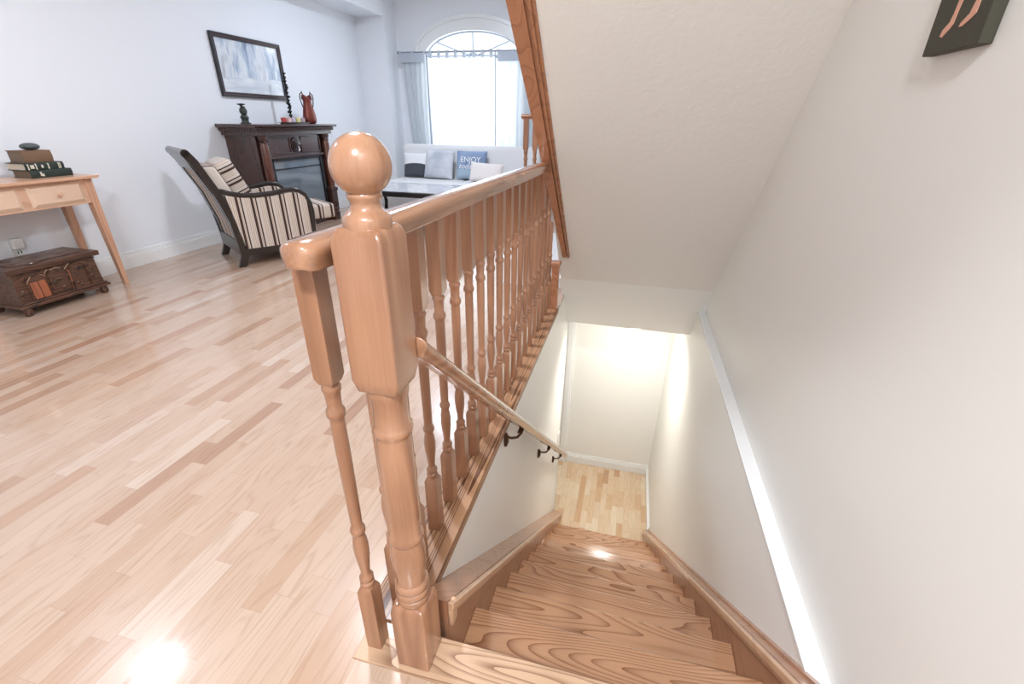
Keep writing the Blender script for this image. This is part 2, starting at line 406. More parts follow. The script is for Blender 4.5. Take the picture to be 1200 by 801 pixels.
# ------------------------------------------------------------------ lower staircase
st = thing('staircase', (.08, Y0, ZB), 'light oak staircase going down between white walls to the lower hall', 'stairs')
XI, XJ = -.277, .437
for k in range(0, NS):
    yk = Y0+G*k; zk = -R*k
    if k > 0:
        b = NB(); prism(b, [(yk-G-.018, zk-.024), (yk-G-.018, zk), (yk-.006, zk), (yk, zk-.006), (yk, zk-.018), (yk-.006, zk-.024)], 'X', XI, XJ)
        o = obj('tread', b, M['tread'], st, bevel=.003, angle=60)
    b = NB(); box(b, XI, XJ, yk-.034, yk-.018, zk-R, zk-.024)
    obj('riser', b, M['tread'], st, smooth=False)
def stringer(x0, x1, xin, sgn, ya, yb, dz, capmat):
    b = NB()
    pts = [(ya, nose(ya)+dz), (yb, nose(yb)+dz), (yb, ZB), (yb-.25, ZB), (ya, nose(ya)-.3)]
    prism(b, pts, 'X', x0, x1)
    s_ = obj('stringer', b, M['skirtin'], st, smooth=False)
    b = NB()
    za, zb = pts[0][1], pts[1][1]
    # rounded moulding along the inner top edge, and a square fillet under it
    for (w, t0, t1) in ((.015, .006, -.020), (.008, -.020, -.036)):
        xa, xb = (xin, xin+sgn*w)
        prism(b, [(ya-.002, za+t0), (yb+.002, zb+t0), (yb+.002, zb+t1), (ya-.002, za+t1)], 'X', min(xa, xb), max(xa, xb))
    obj('moulding', b, M['mould'], s_, bevel=.0045)
    return s_, za, zb
sl, za, zb = stringer(XL, XI, XI, 1, 0.576, 3.0, .100, M['skirtcap'])
b = NB(); prism(b, [(.576, za+.004), (3.002, zb+.004), (3.002, zb-.001), (.576, za-.001)], 'X', XL, XI); obj('top_board', b, M['skirtcap'], sl, smooth=False)
b = NB(); box(b, XI, XI+.012, .5745, .602, .004, za-.010); obj('moulding', b, M['mould'], sl, bevel=.004)
sr, za, zb = stringer(XJ, XR, XJ, -1, .47, 2.985, .088, M['skirtcap'])
b = NB(); prism(b, [(.47, za+.004), (2.987, zb+.004), (2.987, zb-.001), (.47, za-.001)], 'X', XJ, XR)
b2 = [(.47, za+.012), (2.987, zb+.012), (2.987, zb+.003), (.47, za+.003)]
prism(b, b2, 'X', XR-.012, XR)
obj('top_board', b, M['skirtcap'], sr, smooth=False)

# ------------------------------------------------------------------ upper staircase (seen from below)
up = thing('staircase', (.05, 2.67, .14), 'white plastered underside of the upper stairs edged with an orange-brown wooden stringer', 'stairs')
s1 = 1.188
def sof(y): return .135-s1*(y-2.678)
yt = 2.678-(ZC-.135)/s1
b = NB(); hexa(b, [(-.40, yt, ZC), (XU, yt, ZC), (XU, 2.678, .135), (-.365, 2.678, .135)], [(-.40, yt+.12, ZC), (XU, yt+.12, ZC), (XU, 2.75, .18), (-.365, 2.75, .18)])
obj('soffit', b, M['soffit'], up, smooth=False)
def trimline(t):
    y = 1.67+.855*t; tt = max(t, -.25)
    return y, -.448+.109*tt, -.358+.058*tt
def strip(bm, f0, f1, d0, d1, ta, tb):
    """band on the soffit plane between two fractions of the trim width, between depths d0 and d1 below it"""
    n = Vector((0, s1, 1)).normalized()
    def q(t, d):
        y, xl, xr = trimline(t); z = sof(y)
        return [Vector((xl+(xr-xl)*f0, y, z))-n*d, Vector((xl+(xr-xl)*f1, y, z))-n*d]
    a0, a1 = q(ta, d0), q(ta, d1); c0, c1 = q(tb, d0), q(tb, d1)
    hexa(bm, [a0[0], a0[1], a1[1], a1[0]], [c0[0], c0[1], c1[1], c1[0]])
b = NB(); strip(b, 0, .60, -.20, .014, -1.25, -.25); strip(b, 0, .60, -.20, .014, -.25, .995)
ust = obj('stringer', b, M['string'], up, smooth=False)
b = NB()
for (f0, f1, d) in ((.60, .72, .006), (.72, .86, .016), (.86, 1.0, .009)):
    strip(b, f0, f1, -.02, d, -1.25, -.25); strip(b, f0, f1, -.02, d, -.25, 1.0)
obj('moulding', b, M['string'], ust, bevel=.003)
# upper steps above the soffit
for k in range(1, 11):
    yk = 2.95-.165*k; zk = .18+.18*k
    if zk > ZC-.02: break
    b = NB(); box(b, -.31, XU, yk, yk+.185, zk-.024, zk); box(b, -.31, XU, yk+.165, yk+.18, zk-.18, zk-.024)
    obj('tread', b, M['tread'], up, smooth=False)
# first step / platform at the foot of the upper stairs
b = NB(); box(b, -.80, XU, 2.88, 3.7, 0, .156)
struct('trim_platform', b, M['trimw'], smooth=False)
b = NB(); box(b, -.82, XU, 2.86, 3.72, .156, .18); struct('floor_platform', b, M['trimw'], bevel=.003)
# short post closing the end of the plank
p = thing('end_post', (-.372, 2.49, .006), 'short dark-edged wooden post where the balustrade meets the upper stair stringer', 'post')
b = NB(); box(b, -.392, -.352, 2.475, 2.51, .006, .265); obj('shaft', b, M['string'], p, bevel=.003)
b = NB(); box(b, -.398, -.345, 2.468, 2.53, .265, .29); obj('cap', b, M['string'], p, bevel=.006)

# ------------------------------------------------------------------ balusters, rails, newel
def baluster_bm():
    b = NB(); h = .0162
    # lower square block with chamfered top
    def sq(z0, z1, c0, c1):
        rings = []
        lst = ([(h*.72, z0), (h, z0+.012)] if c0 else [(h, z0)]) + ([(h, z1-.012), (h*.72, z1)] if c1 else [(h, z1)])
        for hh, z in lst:
            rings.append([b.verts.new((sx*hh, sy*hh, z)) for sx, sy in ((-1,-1), (1,-1), (1,1), (-1,1))])
        for q, w in zip(rings, rings[1:]):
            for i in range(4): b.faces.new((q[i], q[(i+1) % 4], w[(i+1) % 4], w[i]))
        b.faces.new(rings[0][::-1]); b.faces.new(rings[-1])
    sq(0, .182, 0, 1); sq(.638, .836, 1, 0)
    prof = [(.0115,.180), (.0140,.186), (.0140,.192), (.0105,.196), (.0135,.201), (.0135,.207), (.0095,.212), (.0088,.222), (.0105,.240), (.0135,.268), (.0142,.288), (.0125,.308), (.0100,.320),
            (.0135,.326), (.0140,.331), (.0130,.336), (.0098,.341), (.0104,.36), (.0112,.44), (.0118,.52), (.0116,.570), (.0112,.574), (.0145,.579), (.0150,.585), (.0142,.591), (.0112,.596),
            (.0120,.614), (.0124,.622), (.0145,.627), (.0145,.633), (.0120,.638), (.0120,.644)]
    lathe(b, prof, seg=16)
    return b
def rail_profile(w, h):
    hw = w/2
    return [(-hw*.62, 0), (hw*.62, 0), (hw*.72, h*.25), (hw, h*.42), (hw, h*.68), (hw*.86, h*.86), (hw*.5, h*.97), (0, h), (-hw*.5, h*.97), (-hw*.86, h*.86), (-hw, h*.68), (-hw, h*.42), (-hw*.72, h*.25)]
BX = -.409; RX = -.386
bals = thing('balustrade', (BX, 1.5, .006), 'long oak balustrade with turned balusters along the edge of the living-room floor', 'railing')
# handrail with a rounded near end
b = NB()
prof = [(-.022, 0), (.022, 0), (.0235, .003), (.0225, .008), (.0262, .017), (.0270, .024), (.025, .031), (.016, .0365), (0, .038), (-.016, .0365), (-.025, .031), (-.0270, .024), (-.0262, .017), (-.0225, .008), (-.0235, .003)]
rings = []
ys = [(.452, .30), (.4535, .55), (.458, .78), (.467, .93), (.482, 1.0), (2.09, 1.0)]
for y, k in ys:
    rings.append([b.verts.new((RX+x*k, y, .848-.015*(y-.5)+(z-.019)*(.45+.55*k))) for x, z in prof])
for q, w in zip(rings, rings[1:]):
    for i in range(len(prof)): b.faces.new((q[i], q[(i+1) % len(prof)], w[(i+1) % len(prof)], w[i]))
b.faces.new(rings[0][::-1]); b.faces.new(rings[-1])
obj('handrail', b, M['rail'], bals, angle=50)
bo = obj('baluster', baluster_bm(), M['bal'], bals, local=True, bevel=.0015)
for k in range(20):
    o = bo if k == 0 else bo.copy()
    if k: COL.objects.link(o)
    yk = .507+.1045*k
    o.location = (0, yk-1.5, -.004); o.scale = (1, 1, 1-.0018*k)
    if k >= 17:      # the last ones run up under the sloping stringer
        o.data = bo.data.copy(); b = NB(); b.from_mesh(o.data)
        bmesh.ops.bisect_plane(b, geom=b.verts[:]+b.edges[:]+b.faces[:], plane_co=(0, 0, sof(yk)+.16), plane_no=(0, s1, 1), clear_outer=True)
        bmesh.ops.holes_fill(b, edges=[e for e in b.edges if e.is_boundary]); b.to_mesh(o.data); b.free()
# newel post
NX, NY = -.3135, .509
nw = thing('newel_post', (NX, NY, .004), 'thick turned oak newel post topped by a round ball', 'newel post')
b = NB(); H = .034
def sqring(b, lst):
    rings = [[b.verts.new((NX+sx*h*hx, NY+sy*h*hx, z)) for sx, sy, hx in ((-1,-1,1), (1,-1,1), (1,1,1), (-1,1,1))] for h, z in lst]
    for q, w in zip(rings, rings[1:]):
        for i in range(4): b.faces.new((q[i], q[(i+1) % 4], w[(i+1) % 4], w[i]))
    b.faces.new(rings[0][::-1]); b.faces.new(rings[-1])
sqring(b, [(H, .004), (H, .163), (H*.90, .178), (H*.80, .181)])
obj('base_block', b, M['post'], nw, bevel=.003)
b = NB(); sqring(b, [(H*.80, .650), (H*.90, .653), (H+.001, .672), (H+.001, .866), (H*.93, .876), (H*.80, .882)])
obj('upper_block', b, M['post'], nw, bevel=.004)
b = NB()
lathe(b, [(.026,.178), (.0300,.184), (.0310,.190), (.0300,.196), (.0275,.198), (.0310,.202), (.0318,.208), (.0305,.214), (.0280,.216), (.0312,.220), (.0318,.227), (.0300,.233), (.0270,.236),
           (.0272,.250), (.0300,.275), (.0312,.300), (.0305,.318), (.0280,.333), (.0272,.337), (.0300,.341), (.0312,.347), (.0300,.353), (.0278,.357), (.0284,.40), (.0288,.46), (.0286,.52), (.0278,.562), (.0276,.566),
           (.0300,.570), (.0312,.576), (.0300,.582), (.0272,.586), (.0270,.61), (.0276,.632), (.0300,.640), (.0305,.646), (.0290,.654)], NX, NY, 32)
obj('turned_shaft', b, M['post'], nw)
b = NB()
lathe(b, [(.030,.878), (.0300,.884), (.0300,.889), (.0280,.894), (.0235,.898), (.0200,.901), (.0180,.905), (.0178,.910), (.0205,.914), (.0215,.917), (.0205,.920), (.0180,.922), (.015,.926)], NX, NY, 32)
obj('neck', b, M['post'], nw)
b = NB(); ball(b, (NX, NY, .951), .0362, seg=40); obj('ball', b, M['post'], nw, angle=80)

# stair handrail on brackets
hr = thing('stair_handrail', (-.283, 1.7, -.35), 'sloping oak handrail on bronze brackets along the left stair wall', 'handrail')
HX = -.283
b = NB(); hp = rail_profile(.038, .046)
ya, yb = .5445, 3.02; hz = lambda y: .700-.885*(y-.5445)
vec = Vector((0, 1, -.893)).normalized(); nrm = Vector((0, .893, 1)).normalized()
R0 = [b.verts.new(Vector((HX+x, ya, hz(ya)))+nrm*(z-.023)) for x, z in hp]; R1 = [b.verts.new(Vector((HX+x, yb, hz(yb)))+nrm*(z-.023)) for x, z in hp]
for v in R0: v.co.y = ya; 
for i in range(len(hp)): b.faces.new((R0[i], R0[(i+1) % len(hp)], R1[(i+1) % len(hp)], R1[i]))
b.faces.new(R0[::-1]); b.faces.new(R1)
obj('rail', b, M['rail'], hr, bevel=.003, angle=50)
for yb_ in (1.29, 2.03, 2.68):
    zb_ = hz(yb_)-.030
    b = NB(); tube(b, [(HX, yb_, zb_+.004), (HX-.002, yb_, zb_-.016), (HX-.014, yb_, zb_-.034), (HX-.036, yb_, zb_-.042), (XL+.016, yb_, zb_-.040), (XL+.006, yb_, zb_-.036)], .0048, 10)
    box(b, HX-.009, HX+.009, yb_-.02, yb_+.02, zb_, zb_+.005)
    br = obj('bracket', b, M['iron'], hr)
    b = NB(); tube(b, [(XL+.004, yb_, zb_-.026), (XL+.007, yb_, zb_-.036), (XL+.008, yb_, zb_-.06), (XL+.005, yb_, zb_-.082)], .009, 10, rads=[.006, .009, .009, .005])
    obj('wall_plate', b, M['iron'], br)

# railing at the foot of the upper stairs, far end
fr = thing('balustrade', (-.45, 3.3, .18), 'short far railing with two turned balusters seen just left of the upper stair stringer', 'railing')
for x in (-.747, -.683, -.619):
    o = bo.copy(); COL.objects.link(o); o.parent = fr; o.scale = (1, 1, 1); o.location = (x+.45, 0, 0)
b = NB(); hexa(b, [(-.778, 3.3+x, 1.012+z) for x, z in rail_profile(.058, .030)], [(-.59, 3.3+x, 1.012+z) for x, z in rail_profile(.058, .030)])
obj('handrail', b, M['string'], fr, bevel=.003)

# ------------------------------------------------------------------ console table with books, stone and chest
TX0, TX1, TY0, TY1, TZ = XW+.03, -3.155, 1.43, 2.165, .675
ct = thing('console_table', ((TX0+TX1)/2, (TY0+TY1)/2, 0), 'pale maple console table with two drawers and tapered legs against the left wall', 'table')
b = NB(); prism(b, [(TY0-.035, TZ), (TY1+.035, TZ), (TY1+.022, TZ-.016), (TY0-.022, TZ-.016)], 'X', TX0-.01, TX1+.028); obj('tabletop', b, M['maple'], ct, bevel=.002)
b = NB(); box(b, TX0, TX1-.006, TY0+.01, TY1-.01, TZ-.155, TZ-.016); obj('apron', b, M['maple'], ct, bevel=.002)
for (lx, ly, sx, sy) in ((TX1, TY1, -1, -1), (TX1, TY0, -1, 1), (TX0, TY1, 1, -1), (TX0, TY0, 1, 1)):
    b = NB(); t_, f_ = .042, .026
    def q(w, z): return [(lx, ly, z), (lx+sx*w, ly, z), (lx+sx*w, ly+sy*w, z), (lx, ly+sy*w, z)]
    hexa(b, q(t_, TZ-.16), q(t_, TZ-.017)); hexa(b, q(f_, 0), q(t_, TZ-.16)); obj('leg', b, M['maplez'], ct, bevel=.002)
for y0, y1 in ((1.50, 1.785), (1.825, 2.10)):
    b = NB()
    hexa(b, [(TX1-.006, y0, TZ-.145), (TX1-.006, y1, TZ-.145), (TX1-.006, y1, TZ-.030), (TX1-.006, y0, TZ-.030)],
            [(TX1+.006, y0+.02, TZ-.125), (TX1+.006, y1-.02, TZ-.125), (TX1+.006, y1-.02, TZ-.045), (TX1+.006, y0+.02, TZ-.045)])
    dr = obj('drawer', b, M['maplepanel'], ct, smooth=False)
    b = NB(); yc = (y0+y1)/2; tube(b, [(TX1+.006, yc, TZ-.086), (TX1+.014, yc, TZ-.086), (TX1+.020, yc, TZ-.086), (TX1+.024, yc, TZ-.086)], .01, 14, rads=[.006, .005, .011, .008])
    obj('knob', b, M['maplez'], dr)
M['green'] = plain('book_dark_green_cloth', (40,52,46), .5); M['brown'] = plain('book_brown_leather', (120,92,70), .55)
M['page'] = plain('book_pages', (206,196,176), .8); M['pagegrey'] = plain('book_old_pages', (122,104,86), .8)
M['gilt'] = plain('book_gilt', (214,208,190), .4)
def book(z, h, y0, y1, xf, w, cover, pages, label, bands=()):
    t = thing('book', (xf-w/2, (y0+y1)/2, z), label, 'book', 'books stacked on the console table')
    b = NB(); e = .0035
    box(b, xf-w, xf, y0, y1, z, z+e); box(b, xf-w, xf, y0, y1, z+h-e, z+h); 
    prism(b, [(xf-.004, z), (xf, z), (xf+.005, z+h/2), (xf, z+h), (xf-.004, z+h)], 'Y', y0, y1)
    obj('cover', b, cover, t)
    b = NB(); box(b, xf-w+.004, xf-.004, y0+.004, y1-.004, z+e, z+h-e); obj('pages', b, pages, t, smooth=False)
    if bands:
        for (ya, yb2, za, zb2) in bands:
            b = NB(); box(b, xf+.001, xf+.0062, ya, yb2, z+h*za, z+h*zb2); obj('spine_band', b, M['gilt'], t, smooth=False)
z = TZ
book(z, .040, 1.922, 2.130, -3.235, .14, M['green'], M['pagegrey'], 'dark green book at the bottom of the stack on the console table', [(1.965, 1.973, .25, .8), (1.975, 1.982, .2, .55)])
book(z+.040, .038, 1.915, 2.105, -3.245, .14, M['green'], M['page'], 'dark green book with pale bands on its spine, middle of the stack of three', [(1.925, 1.93, .1, .9), (1.938, 1.955, .25, .75), (1.963, 1.968, .1, .9), (1.99, 2.0, .3, .7), (2.023, 2.028, .1, .9), (2.075, 2.079, .1, .9), (2.083, 2.087, .1, .9)])
book(z+.078, .062, 1.938, 2.078, -3.265, .12, M['brown'], M['pagegrey'], 'thick worn brown book lying on top of the stack of three')
b = NB(); ball(b, (-3.315, 2.018, z+.140+.019), .043, 1, 1, .44, 24); tag(obj('stone', b, plain('grey_pebble', (74,84,86), .45)), 'smooth dark grey oval stone resting on the topmost book', 'stone')
b = NB(); lathe(b, [(.02,0), (.034,.012), (.036,.03), (.028,.038)], -3.25, 1.745, 18, TZ); tag(obj('small_bowl', b, M['green']), 'small dark rounded object on the console table left of the books', 'bowl')

cx0, cx1, cy0, cy1 = -3.37, -3.115, 1.565, 2.005
ch = thing('carved_chest', ((cx0+cx1)/2, (cy0+cy1)/2, 0), 'dark carved wooden chest on small feet under the console table', 'chest')
b = NB(); hexa(b, [(cx0, cy0, .06), (cx1, cy0, .06), (cx1, cy1-.01, .06), (cx0, cy1-.01, .06)], [(cx0-.0, cy0+.008, .235), (cx1, cy0+.008, .235), (cx1, cy1-.02, .235), (cx0, cy1-.02, .235)]); obj('body', b, M['chest'], ch, smooth=False)
b = NB(); box(b, cx0-.01, cx1+.016, cy0-.012, cy1+.012, .235, .262); box(b, cx0+.04, cx1-.04, cy0+.05, cy1-.05, .262, .266); obj('lid', b, M['chest'], ch, bevel=.005)
b = NB(); box(b, cx0-.005, cx1+.016, cy0-.014, cy1+.014, .045, .062); box(b, cx0, cx1+.008, cy0-.006, cy1+.006, .062, .072); obj('base_moulding', b, M['chest'], ch, bevel=.004)
for (x, y) in ((cx1-.01, cy0+.02), (cx1-.01, cy1-.02), (cx0+.02, cy0+.02), (cx0+.02, cy1-.02)):
    b = NB(); lathe(b, [(.012,0), (.020,.008), (.022,.02), (.017,.045)], x, y, 14); obj('foot', b, M['chest'], ch)
b = NB(); xf = cx1
for ya, yb2 in ((1.625, 1.72), (1.73, 1.825), (1.84, 1.925)):
    r = (yb2-ya)/2; pts = arc((ya+yb2)/2, .185, r, 0, 180, 10, .032)
    tube(b, [(xf+.003, y, zz) for y, zz in pts], .0035, 6)
    for y in (ya, yb2): tube(b, [(xf+.003, y, .075), (xf+.003, y, .185)], .0045, 6)
rg = random.Random(2)
for i in range(46):
    y = rg.uniform(1.58, 1.98); zz = rg.uniform(.085, .222)
    if 1.63 < y < 1.715 and zz < .18: continue
    ball(b, (xf+.001, y, zz), rg.uniform(.006, .013), .5, 1, rg.uniform(.7, 1.3), 10)
for i in range(10):
    y = 1.59+.04*i; tube(b, [(xf+.002, y, .226), (xf+.004, y+.02, .220), (xf+.002, y+.04, .226)], .003, 6)
obj('carving', b, M['chest'], ch)
for (ya, yb2, z0, z1) in ((1.637, 1.673, .078, .172), (1.677, 1.713, .078, .172), (1.826, 1.840, .12, .19)):
    b = NB(); box(b, xf-.001, xf+.004, ya, yb2, z0, z1); obj('door_panel', b, M['chestred'], ch, bevel=.002)['label'] = 'reddish carved door panel'
for i in range(16):
    b = NB(); y = rg.uniform(1.6, 1.90); x = rg.uniform(cx0+.03, cx1-.01); tube(b, [(x, y, .264), (x+rg.uniform(-.02, .02), y+.03, .266), (x+rg.uniform(-.03, .03), y+.06, .264)], .003, 6); obj('lid_scroll', b, M['chest'], ch)
for (y0_, z0_, y1_, z1_) in ((1.622, .172, 1.65, .204), (1.695, .204, 1.715, .19), (1.715, .20, 1.735, .22), (1.745, .216, 1.80, .214), (1.815, .20, 1.845, .225)):
    b = NB(); tube(b, [(xf+.006, y0_, z0_), (xf+.007, (y0_+y1_)/2, (z0_+z1_)/2+.003), (xf+.006, y1_, z1_)], .0022, 6)
    obj('pale_edge', b, M['chestpale'], ch)  # thin pale lines laid along the carving
# outlet
ot = thing('wall_outlet', (XW+.001, 1.842, .24), 'white wall outlet with a plugged-in adapter above the chest', 'outlet')
b = NB(); box(b, XW, XW+.006, 1.81, 1.875, .235, .335); obj('cover_plate', b, M['white'], ot, bevel=.002)
b = NB(); box(b, XW+.006, XW+.035, 1.815, 1.87, .285, .345); obj('plug_adapter', b, M['white'], ot, bevel=.006)
b = NB()
for y in (1.835, 1.85): box(b, XW+.006, XW+.0075, y, y+.004, .255, .27)
obj('slot', b, M['black'], ot, smooth=False)

# ------------------------------------------------------------------ striped armchair
A = Vector((-2.717, 2.674, 0)); Bf = Vector((-3.143, 2.944, 0)); W = (Bf-A).length
fw = Vector((.535, .845, 0)); mid = (A+Bf)/2
ac = thing('armchair', tuple(mid), 'dark-framed armchair in cream and brown striped fabric seen from behind', 'armchair', rz=-math.atan2(.535, .845))
hw = W/2
pb = [(-.195,.775), (-.130,.667), (-.075,.533), (-.018,.332), (0,.16), (.002,.083), (-.03,0)]
pf = [(.02,0), (.056,.075), (.044,.121), (.017,.328), (-.025,.535), (-.112,.740), (-.150,.797), (-.178,.803)]
for s in (-1, 1):
    b = NB(); xo = s*hw; xi = s*(hw-.034)
    prism(b, pb+pf, 'X', min(xo, xi), max(xo, xi)); obj('rear_post', b, M['ebony'], ac, local=True, bevel=.004)
    top = [(-.03,.540), (.03,.518), (.10,.500), (.19,.494), (.30,.498), (.39,.512), (.44,.515), (.49,.505), (.535,.470), (.560,.41), (.567,.34), (.562,.26), (.555,.15), (.560,.0)]
    b = NB(); rr = [.017]*len(top); tube(b, [(xo-s*.014, y, z) for y, z in top], .017, 10, rads=[.017]*9+[.018]*3+[.017, .013], flat=1)
    obj('arm', b, M['ebony'], ac, local=True)
    # upholstered side panel
    side = [(.05,.125), (.55,.11), (.555,.34), (.535,.45), (.49,.485), (.43,.495), (.30,.480), (.19,.476), (.08,.488), (-.005,.510), (.02,.33)]
    b = NB(); prism(b, side, 'X', min(xo-s*.006, xo-s*.05), max(xo-s*.006, xo-s*.05)); obj('side_panel', b, M['stripeY'], ac, local=True, bevel=.004)
    b = NB(); prism(b, [(.03,.075), (.56,.075), (.56,.118), (.03,.126)], 'X', min(xo-s*.004, xo-s*.04), max(xo-s*.004, xo-s*.04)); obj('side_rail', b, M['ebony'], ac, local=True, bevel=.003)
    b = NB(); box(b, min(xo, xo-s*.03), max(xo, xo-s*.03), .535, .57, 0, .12); obj('front_leg', b, M['ebony'], ac, local=True, bevel=.004)
b = NB(); tube(b, [(-hw, -.172, .782), (hw, -.172, .782)], .026, 16); obj('top_rail', b, M['ebony'], ac, local=True)
b = NB()   # curved solid back under the rail, then an upholstered panel, then the bottom rail
prism(b, [(-.185,.765), (-.165,.775), (-.125,.685), (-.143,.672)], 'X', -hw+.03, hw-.03)
prism(b, [(.0,.09), (.03,.09), (.028,.19), (.0,.19)], 'X', -hw+.03, hw-.03)
for s in (-1, 1): prism(b, [(-.142,.672), (-.125,.685), (-.035,.50), (.015,.30), (.028,.19), (.005,.19), (-.01,.30), (-.065,.50)], 'X', min(s*(hw-.03), s*(hw-.10)), max(s*(hw-.03), s*(hw-.10)))
obj('back_frame', b, M['ebony'], ac, local=True, bevel=.003)
b = NB(); prism(b, [(-.136,.675), (-.105,.70), (-.01,.50), (.05,.30), (.05,.19), (.01,.19), (-.003,.30), (-.058,.50)], 'X', -hw+.09, hw-.09); obj('back_panel', b, M['stripeX'], ac, local=True)
def cushion(bm, w, h, t, sx=3.2, n=14, pinch=.35):
    """pillow in the local xz plane, w wide, h high, t thick, with pulled corners"""
    def pt(u, v, s):
        k = max(0, (1-abs(u)**sx)*(1-abs(v)**sx))**.42
        px = u*w/2*(1-pinch*.12*(1-v*v)); pz = v*h/2*(1-pinch*.12*(1-u*u))
        return (px, s*t/2*k, pz+h/2)
    gr = {}
    for s in (-1, 1):
        for i in range(n+1):
            for j in range(n+1):
                edge = i in (0, n) or j in (0, n)
                if edge and s == 1: gr[s, i, j] = gr[-1, i, j]; continue
                gr[s, i, j] = bm.verts.new(pt(-1+2*i/n, -1+2*j/n, s))
        for i in range(n):
            for j in range(n): bm.faces.new((gr[s, i, j], gr[s, i+1, j], gr[s, i+1, j+1], gr[s, i, j+1]))
b = NB(); box(b, -hw+.055, hw-.055, .03, .775, .265, .375); obj('seat_cushion', b, M['stripeY'], ac, local=True, bevel=.02)
b = NB(); box(b, -hw+.055, hw-.055, .04, .60, .10, .265); obj('seat_base', b, M['stripeY'], ac, local=True, bevel=.006)
b = NB(); prism(b, [(-.10,.70), (.02,.375), (.13,.375), (-.01,.70)], 'X', -hw+.06, hw-.06); obj('back_cushion', b, M['stripeX'], ac, local=True, bevel=.02)
# loose striped pillow leaning on the back cushion
b = NB(); hx = .16
prism(b, [(-.150,.0), (-.150,.30), (-.02,.30), (-.02,.0)], 'X', -hx, hx)
bmesh.ops.translate(b, verts=b.verts, vec=(0, .085, 0))
pl = obj('throw_pillow', b, M['stripeZ'], None, local=True, bevel=.035)
pl.location = mid+fw*.165+Vector((-.845, .535, 0))*.06+Vector((0, 0, .440)); pl.rotation_euler = (math.radians(22), 0, -math.atan2(.535, .845))
tag(pl, 'boxy cream and brown striped pillow leaning in the armchair', 'pillow')

# ------------------------------------------------------------------ fireplace mantel
fx = -3.10; fy0, fy1 = 3.50, 4.58
fp = thing('fireplace_mantel', ((XW+fx)/2, (fy0+fy1)/2, 0), 'dark mahogany fireplace mantel with red-brown columns against the left wall', 'fireplace')
b = NB(); box(b, XW+.002, fx-.06, fy0+.05, fy1-.05, 0, .86)
cab = obj('cabinet', b, M['mahog'], fp, bevel=.003)
b = NB()
prism(b, [(XW+.002, .945), (fx+.04, .945), (fx+.04, .928), (fx+.02, .918), (XW+.002, .918)], 'Y', fy0-.025, fy1+.03)
box(b, XW+.002, fx+.012, fy0+.0, fy1+.005, .890, .918); box(b, XW+.002, fx-.005, fy0+.02, fy1-.015, .855, .890)
obj('mantel_shelf', b, M['mahog'], fp, bevel=.003)
b = NB()
for i in range(40):
    y = fy0+.015+i*.0268; tube(b, [(fx+.013, y, .897), (fx+.018, y+.009, .903), (fx+.013, y+.018, .910)], .0045, 6)
obj('rope_moulding', b, plain('mantel_lighter_brown', (86,62,54), .3), fp); b = NB()  # rope moulding in a lighter brown than the rest of the mantel
for i in range(12):
    x = XW+.03+i*.028; box(b, x, x+.014, fy0-.006, fy0+.002, .896, .910)
obj('dentil_moulding', b, bpy.data.materials['mantel_lighter_brown'], fp)
for y in (fy0+.095, fy1-.115):
    b = NB(); box(b, fx-.07, fx+.0, y-.045, y+.045, 0, .075)
    lathe(b, [(.042,.075), (.045,.09), (.034,.10), (.044,.115), (.040,.14)], fx-.02, y, 20)
    box(b, fx-.065, fx-.001, y-.048, y+.048, .14, .30); box(b, fx-.07, fx+.008, y-.055, y+.055, .30, .335)
    o = obj('pedestal', b, M['mahog'], fp, bevel=.003)
    b = NB(); lathe(b, [(.040,.335), (.040,.345), (.033,.352), (.034,.36), (.038,.50), (.040,.62), (.037,.76), (.031,.80)], fx-.025, y, 24); obj('column', b, M['mahogred'], fp)
    b = NB(); lathe(b, [(.036,.795), (.038,.805), (.032,.812), (.042,.835), (.044,.855)], fx-.025, y, 20); obj('capital', b, M['mahog'], fp)
ya, yb2 = fy0+.17, fy1-.20
b = NB()
box(b, fx-.06, fx-.042, ya-.03, yb2+.03, .68, .855)
for (a0, a1) in ((ya, (ya+yb2)/2-.085), ((ya+yb2)/2+.085, yb2)):
    box(b, fx-.042, fx-.034, a0-.01, a1+.01, .70, .71); box(b, fx-.042, fx-.034, a0-.01, a1+.01, .83, .84)
    box(b, fx-.042, fx-.034, a0-.01, a0, .70, .84); box(b, fx-.042, fx-.034, a1, a1+.01, .70, .84)
box(b, fx-.045, fx-.02, ya-.03, yb2+.03, .665, .685)
obj('header_panel', b, M['mahog'], fp, bevel=.002)
b = NB(); yc = (ya+yb2)/2
for r, t in ((.066, .010), (.046, .016), (.028, .022), (.012, .028)):
    n = 28; prism(b, [(yc+r*math.cos(2*PI*i/n), .77+r*math.sin(2*PI*i/n)) for i in range(n)], 'X', fx-.045, fx-.045+t)
    if r > .02: tube(b, [(fx-.045+t, yc+(r-.005)*math.cos(2*PI*i/n), .77+(r-.005)*math.sin(2*PI*i/n)) for i in range(n+1)], .006, 6)
obj('rosette', b, plain('rosette_dark_gloss', (52,36,34), .2, Coat_Weight=.6), fp)
b = NB()
box(b, fx-.062, fx-.035, ya-.03, ya+.02, .05, .665); box(b, fx-.062, fx-.035, yb2-.02, yb2+.03, .05, .665); box(b, fx-.062, fx-.035, ya, yb2, .64, .665); box(b, fx-.062, fx-.035, ya, yb2, .05, .12)
fbx = obj('firebox_frame', b, M['black'], fp, bevel=.003)
b = NB(); box(b, fx-.062, fx-.052, ya+.02, yb2-.02, .12, .64); obj('firebox_screen', b, M['screen'], fbx, smooth=False)
b = NB(); box(b, fx-.052, fx-.046, ya+.03, yb2-.03, .565, .575); obj('vent_bar', b, M['black'], fbx, smooth=False)

